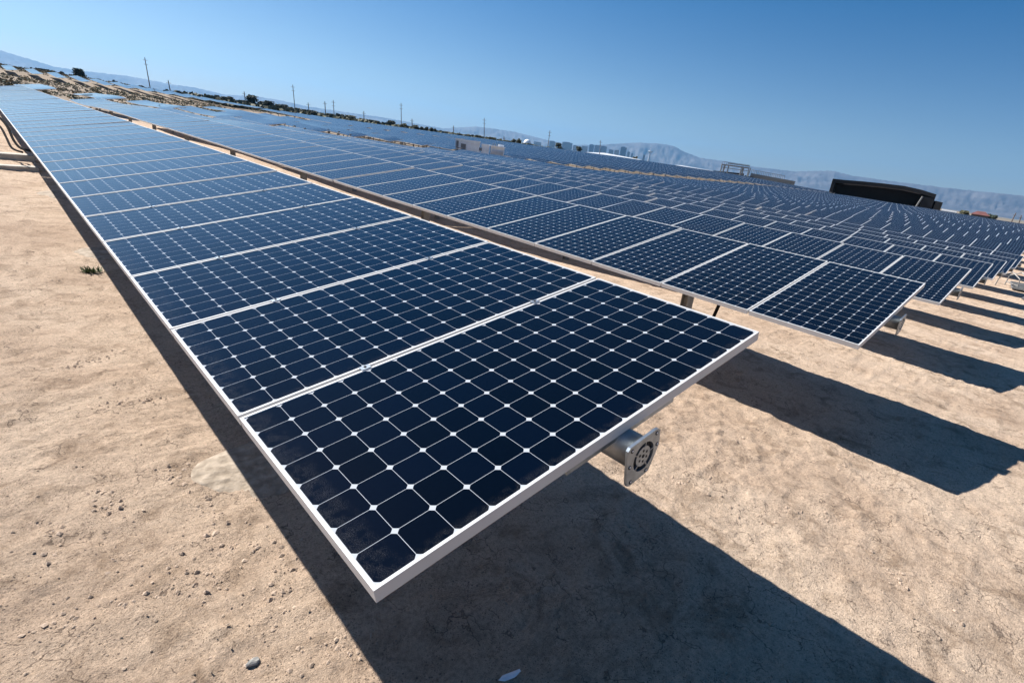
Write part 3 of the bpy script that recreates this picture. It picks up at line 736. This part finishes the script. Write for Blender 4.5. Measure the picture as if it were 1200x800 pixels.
# ------------------------------------------------------------------ poles
POLES = [((169.5,67),(176,103),'tallest wooden utility pole at left, leaning slightly left above the white rows'),
 ((197,94),(199.5,106),'short utility pole just right of the tallest left pole'),
 ((286,107),(287.5,118),'thin pole rising behind the large dark tree of the belt'),
 ((343,99),(346,131),'tall pale utility pole above the tree belt'),
 ((361,120),(362.5,134),'short pole between the tall pale pole and the pair of poles'),
 ((380.6,118.5),(381.7,136),'left pole of the close pair above the tree belt'),
 ((390.5,117),(391.7,137),'right pole of the close pair above the tree belt'),
 ((426.3,130),(426.6,143),'short pole between the pair and the tall straight pole'),
 ((470,120.5),(470.4,150),'tall straight utility pole right of the round dark tree'),
 ((482.8,139),(483,150),'short pole immediately right of the tall straight pole'),
 ((531.5,147),(531.5,160),'dark short pole above the left inverter container'),
 ((567.5,138),(567.3,163),'tall thin utility pole above the inverter station'),
 ((590.6,159.5),(590.4,166),'very short pole right of the inverter station'),
 ((644.5,152.5),(642,172),'thin utility pole in front of the pale skyline'),
 ((703.8,164),(702.6,180),'thin mast above the left skyline buildings'),
 ((1190.7,249),(1185,260),'leaning short pole near the right edge'),
 ((1197,252),(1194,261),'tiny pole at the extreme right edge')]
for (a, b_, lab) in POLES:
    d = 300; p0 = at(*b_, d); p1 = at(*a, d); p1 = p1 - Vector((0, 0, 0))
    g = min(zg(p0.x, p0.y), p0.z) ; ax = (p1 - p0).normalized(); foot = p0 - ax * ((p0.z - g) / ax.z + .3)
    t = empty('utility_pole', foot); tag(t, lab, 'pole', 'utility poles along the horizon')
    q1 = p1 - foot; H = q1.length; rad = .16 if H > 9 else .2
    MB().tube((0, 0, 0), q1, rad * 1.25, rad * .8, 8).build('shaft', M_wood, t)
    side = Vector((ray(600, 160).y, -ray(600, 160).x, 0)).normalized(); ca = MB(); c_ = q1 * (1 - 1.0 / max(H, 3))
    ca.tube(c_ - side * .9, c_ + side * .9, .07, n=5)
    if H > 9: c2 = q1 * (1 - 2.6 / H); ca.tube(c2 - side * .8, c2 + side * .8, .07, n=5)
    ca.build('crossarm', M_wood, t)

# ------------------------------------------------------------------ skyline
def block(px0, px1, ytop, ybase, dist, m, label, name='city_building', depth=60, win=True):
    pm_ = (px0 + px1) / 2; a = at(px0, ybase, dist); b = at(px1, ybase, dist); w = math.hypot(b.x - a.x, b.y - a.y)
    bs = at(pm_, ybase, dist); tp = at(pm_, ytop, dist); h = tp.z - bs.z; low = -5
    t = empty(name, (bs.x, bs.y, low), -math.atan2(bs.x - CAM.x, bs.y - CAM.y)); tag(t, label, 'building', 'buildings of the far city skyline')
    H = bs.z + h - low
    MB().box((-w / 2, 0, 0), (w / 2, depth, H)).box((-w * .3, depth * .2, H), (w * .25, depth * .7, H + h * .06)).build('wall', m, t)
    if win:
        wb = MB(); nf = max(3, int(h / 14))
        for j in range(nf):
            z = H - h + (j + .3) * h / nf; wb.box((-w / 2 * .94, -1.2, z), (w / 2 * .94, -.1, z + h / nf * .45))
        wb.build('window_band', M_win, t)
    return t
ord_ = ['first', 'second', 'third', 'fourth', 'fifth', 'sixth', 'seventh', 'eighth', 'ninth', 'tenth', 'eleventh', 'twelfth', 'thirteenth']
SK = [(625,634,166,171,M_cityB,'low pale block at the left end of the skyline'),(643,650,165,172.5,M_cityC,'pale narrow skyline block behind the thin utility pole'),(651,656,169,174,M_cityB,'small pale skyline block left of the dark round tree'),
 (658,670,166.5,175,M_cityC,'wide hazy skyline block between the two dark trees'),(671,676,170,176,M_cityB,'small hazy skyline block left of the small dark tree'),(681,688,171,178,M_cityB,'pale low skyline block above the white roof tip'),
 (689.5,695,169,179,M_cityA,'left half of the wide blue double block'),(695.5,701.5,170,180,M_cityC,'right half of the wide blue double block'),(702.5,710,171,180.5,M_cityC,'grey blue skyline block below the thin mast'),
 (712.5,718,175,182,M_cityC,'low skyline block left of the tall dark tower group'),(719,724.5,175.5,183,M_cityB,'pale skyline block leaning against the tall dark tower'),(725.5,732.5,172,185,M_cityA,'tallest solid dark blue tower of the skyline'),
 (734,737,177.5,186,M_cityC,'narrow skyline block right of the dark blue tower'),(738.5,740.8,179.5,186.5,M_cityC,'second narrow block right of the dark blue tower'),(752,754.6,181,190,M_cityC,'slim skyline block just left of the observation tower')]
for a, b_, yt, yb, m, lab in SK: block(a, b_, yt, yb, 8000 if (a + b_) < 1440 else 7400, m, lab)
ot = at(759.6, 190, 7600); tt = at(761.9, 172.5, 7600); H = tt.z + 5; h = tt.z - ot.z
t = empty('observation_tower', (ot.x, ot.y, -5)); tag(t, 'slender observation tower with a bulging pod right of the skyline', 'tower')
MB().tube((0, 0, 0), (0, 0, H * .72), 22, 8, 12).build('shaft', M_cityB, t); MB().tube((0, 0, H * .72), (0, 0, H * .79), 14, 34, 16).tube((0, 0, H * .79), (0, 0, H * .84), 34, 20, 16).build('pod', M_cityC, t); MB().tube((0, 0, H * .84), (0, 0, H), 5, 1.5, 8).build('spire', M_cityB, t)

# ------------------------------------------------------------------ middle-distance buildings
def longroof(px0, y0, px1, y1, thick, dist0, dist1, label):
    a = at(px0, y0, dist0); b = at(px1, y1, dist1); zb0 = min(zg(a.x, a.y), zg(b.x, b.y)) - .5
    d = Vector((b.x - a.x, b.y - a.y, 0)); L = d.length; rz = math.atan2(d.y, d.x)
    t = empty('white_shed', (a.x, a.y, zb0), rz); tag(t, label, 'shed', 'long white sheds at the field edge')
    za, zb_ = a.z - zb0, b.z - zb0
    w = 12; b1 = MB(); b1.add([(0, 0, 0), (L, 0, 0), (L, w, 0), (0, w, 0), (0, 0, za), (L, 0, zb_), (L, w, zb_ + .5), (0, w, za + .5)], [(0,3,2,1),(4,5,6,7),(0,1,5,4),(1,2,6,5),(2,3,7,6),(3,0,4,7)]); b1.build('wall', M_shed, t)
    b2 = MB(); b2.add([(-.3, -.4, za + .02), (L + .3, -.4, zb_ + .02), (L + .3, w, zb_ + 1.1), (-.3, w, za + 1.1), (-.3, -.4, za + .25), (L + .3, -.4, zb_ + .25), (L + .3, w, zb_ + 1.35), (-.3, w, za + 1.35)], [(0,3,2,1),(4,5,6,7),(0,1,5,4),(1,2,6,5),(2,3,7,6),(3,0,4,7)]); b2.build('roof', M_shed, t)
longroof(688, 178.6, 730, 186.8, 2, 330, 300, 'long low white shed under the left part of the skyline')
longroof(778, 193.6, 827, 202.2, 2, 300, 280, 'long low white shed left of the steel gantry')
# gantry
gA = at(845, 197, 250); gB = at(877, 201, 250); d = Vector((gB.x - gA.x, gB.y - gA.y, 0)); L = d.length; rz = math.atan2(d.y, d.x); zb0 = zg(gA.x, gA.y) - .3
t = empty('steel_gantry', (gA.x, gA.y, zb0), rz); tag(t, 'open grey steel gantry with tall legs at the far edge of the field', 'gantry'); Ht = at(860, 193.5, 250).z - zb0
for j, xx in enumerate((0, L * .08, L * .25, L * .72, L * .8, L)): MB().tube((xx, 0, 0), (xx + (.6 if j % 2 else 0), 0, Ht), .22, n=6).tube((xx, 5, 0), (xx, 5, Ht), .2, n=6).build('leg', M_galv, t)
MB().box((0, -.2, Ht - .5), (L, .1, Ht)).box((L * .2, 4.8, Ht + .5), (L, 5.1, Ht + .9)).box((0, -.2, Ht * .72), (L, .1, Ht * .72 + .25)).build('beam', M_galv, t)
rm = MB()
for j in range(14): rm.tube((L * j / 13, -.1, Ht), (L * j / 13, -.1, Ht + 1.0), .06, n=4)
rm.tube((0, -.1, Ht + 1), (L, -.1, Ht + 1), .07, n=4).build('railing', M_galv, t)
def lowbox(name, px0, y0t, px1, y1t, dist, depth, m, label, cat, extra=None):
    a = at(px0, y0t, dist); b = at(px1, y1t, dist); zb0 = min(zg(a.x, a.y), zg(b.x, b.y)) - .5; d = Vector((b.x - a.x, b.y - a.y, 0)); L = d.length
    t = empty(name, (a.x, a.y, zb0), math.atan2(d.y, d.x)); tag(t, label, cat); za, zb_ = a.z - zb0, b.z - zb0
    vs = [(0, 0, 0), (L, 0, 0), (L, depth, 0), (0, depth, 0), (0, 0, za), (L, 0, zb_), (L, depth, zb_), (0, depth, za)]
    MB().add(vs, [(0,3,2,1),(4,5,6,7),(0,1,5,4),(1,2,6,5),(2,3,7,6),(3,0,4,7)]).build('wall', m, t)
    MB().box((-.2, -.2, min(za, zb_) - .4), (L + .2, -.002, min(za, zb_) - .15)).build('trim', M_galv if m is not M_white else M_grey, t)
    return t, L, za, zb_
lowbox('dark_shed', 836, 199.5, 872, 203, 262, 14, M_bblack, 'low black shed under the steel gantry', 'shed')
lowbox('dark_shed', 873, 205, 895, 210.5, 255, 8, M_bblack, 'second low black shed to the right of the gantry', 'shed')
tk = lowbox('grey_hall', 880, 202.5, 932, 212, 275, 26, M_hall, 'wide pale grey hall right of the steel gantry', 'hall')
fm_ = MB(); L = tk[1]
for j in range(20): fm_.tube((L * j / 19 * .75, 1, tk[2] + (tk[3] - tk[2]) * j / 19 * .75), (L * j / 19 * .75, 1, tk[2] + (tk[3] - tk[2]) * j / 19 * .75 + 1.5), .1, n=4)
fm_.tube((0, 1, tk[2] + 1.5), (L * .75, 1, tk[2] + (tk[3] - tk[2]) * .75 + 1.5), .1, n=4).build('roof_railing', M_post, tk[0])

# black arched building
def black_building():
    D = 215; top = [(976, 209), (990, 210.5), (1010, 212), (1035, 214.5), (1060, 217.5), (1080, 222), (1097.5, 227.5)]
    a0_ = at(974, 222, D); t = empty('black_building', (a0_.x, a0_.y, zg(a0_.x, a0_.y))); o = Vector(t.location)
    tag(t, 'large black building with a curved roof edge and a deep dark opening', 'building')
    base = -1.0; P = [at(px, py, D) - o for px, py in top]
    dirn = Vector((P[-1].x - P[0].x, P[-1].y - P[0].y, 0)).normalized(); dep = Vector((-dirn.y, dirn.x, 0))
    if dep.dot(Vector((P[0].x, P[0].y, 0)) + o - CAM) < 0: dep = -dep
    n = len(P)
    def strip(tops, bots, th_, mat_, nm, off=0):
        b = MB(); vs = []
        for q, w_ in zip(tops, bots): vs += [q + dep * off, w_ + dep * off, w_ + dep * (off + th_), q + dep * (off + th_)]
        m_ = len(tops); fs = []
        for i in range(m_ - 1):
            a = 4 * i; c = 4 * (i + 1); fs += [(a, a + 1, c + 1, c), (a + 1, a + 2, c + 2, c + 1), (a + 2, a + 3, c + 3, c + 2), (a + 3, a, c, c + 3)]
        fs += [(3, 2, 1, 0), (4 * m_ - 4, 4 * m_ - 3, 4 * m_ - 2, 4 * m_ - 1)]
        b.add(vs, fs); return b.build(nm, mat_, t)
    fas = 1.15
    strip(P, [q - Vector((0, 0, fas)) for q in P], 18, M_bblack, 'roof')
    Q = [q - Vector((0, 0, fas + .01)) for q in P]
    strip([q for q in Q[1:-1]], [q - Vector((0, 0, .28)) for q in Q[1:-1]], .4, M_rib, 'soffit_edge', .3)
    strip(Q, [Vector((q.x, q.y, base)) for q in Q], 1.0, M_bblack, 'back_wall', 9)
    e0 = [Q[0], Q[0] + dirn * 1.0]; strip(e0, [Vector((q.x, q.y, base)) for q in e0], 17, M_bblack, 'side_wall', .1)
    e1 = [Q[-1] - dirn * 3.2, Q[-1] + dirn * .01]; strip(e1, [Vector((q.x, q.y, base)) for q in e1], 17, M_bblack, 'side_wall', .1)
    c = Q[-1] - dirn * 3.4; MB().tube(Vector((c.x, c.y, base)) - dirn * 1.2, c, .28, n=6).build('column', M_galv, t)
    g = [at(1097, 235, D) - o, at(1105, 237, D) - o]; strip(g, [Vector((q.x, q.y, base)) for q in g], 14, M_bblack, 'annex')
black_building()
b_, L, za, zb_ = lowbox('white_shed', 1104, 244.5, 1121, 247.5, 240, 8, M_white, 'small white shed just right of the black building', 'shed')
# red building
ra = at(1137, 249.8, 250); rb = at(1160, 254.4, 250); d = Vector((rb.x - ra.x, rb.y - ra.y, 0)); L = d.length; zb0 = zg(ra.x, ra.y) - .5
t = empty('red_building', (ra.x, ra.y, zb0), math.atan2(d.y, d.x)); tag(t, 'small building with a dull red hipped roof near the right edge', 'building')
hw = ra.z - zb0; hr = at(1148, 247, 250).z - zb0
MB().box((.4, .4, 0), (L - .4, 9.6, hw)).build('wall', M_rib, t)
MB().add([(0, 0, hw), (L, 0, hw), (L, 10, hw), (0, 10, hw), (L * .3, 5, max(hr, hw + 1)), (L * .7, 5, max(hr, hw + 1))], [(0, 1, 5, 4), (1, 2, 5), (2, 3, 4, 5), (3, 0, 4), (3, 2, 1, 0)]).build('roof', M_red, t)
# white dome by the skyline
dm = at(618, 166, 900); bm = bmesh.new(); bmesh.ops.create_uvsphere(bm, u_segments=20, v_segments=10, radius=6)
bmesh.ops.delete(bm, geom=[v for v in bm.verts if v.co.z < -.1], context='VERTS'); me_ = bpy.data.meshes.new('white_dome'); bm.to_mesh(me_); bm.free(); me_.materials.append(M_white)
t = link(bpy.data.objects.new('white_dome', me_)); t.location = (dm.x, dm.y, dm.z - 2); tag(t, 'bright white dome left of the skyline on the horizon', 'dome')
MB().tube((0, 0, -dm.z + 1), (0, 0, 0), 6.1, 6.1, 20).build('drum', M_cityB, t)
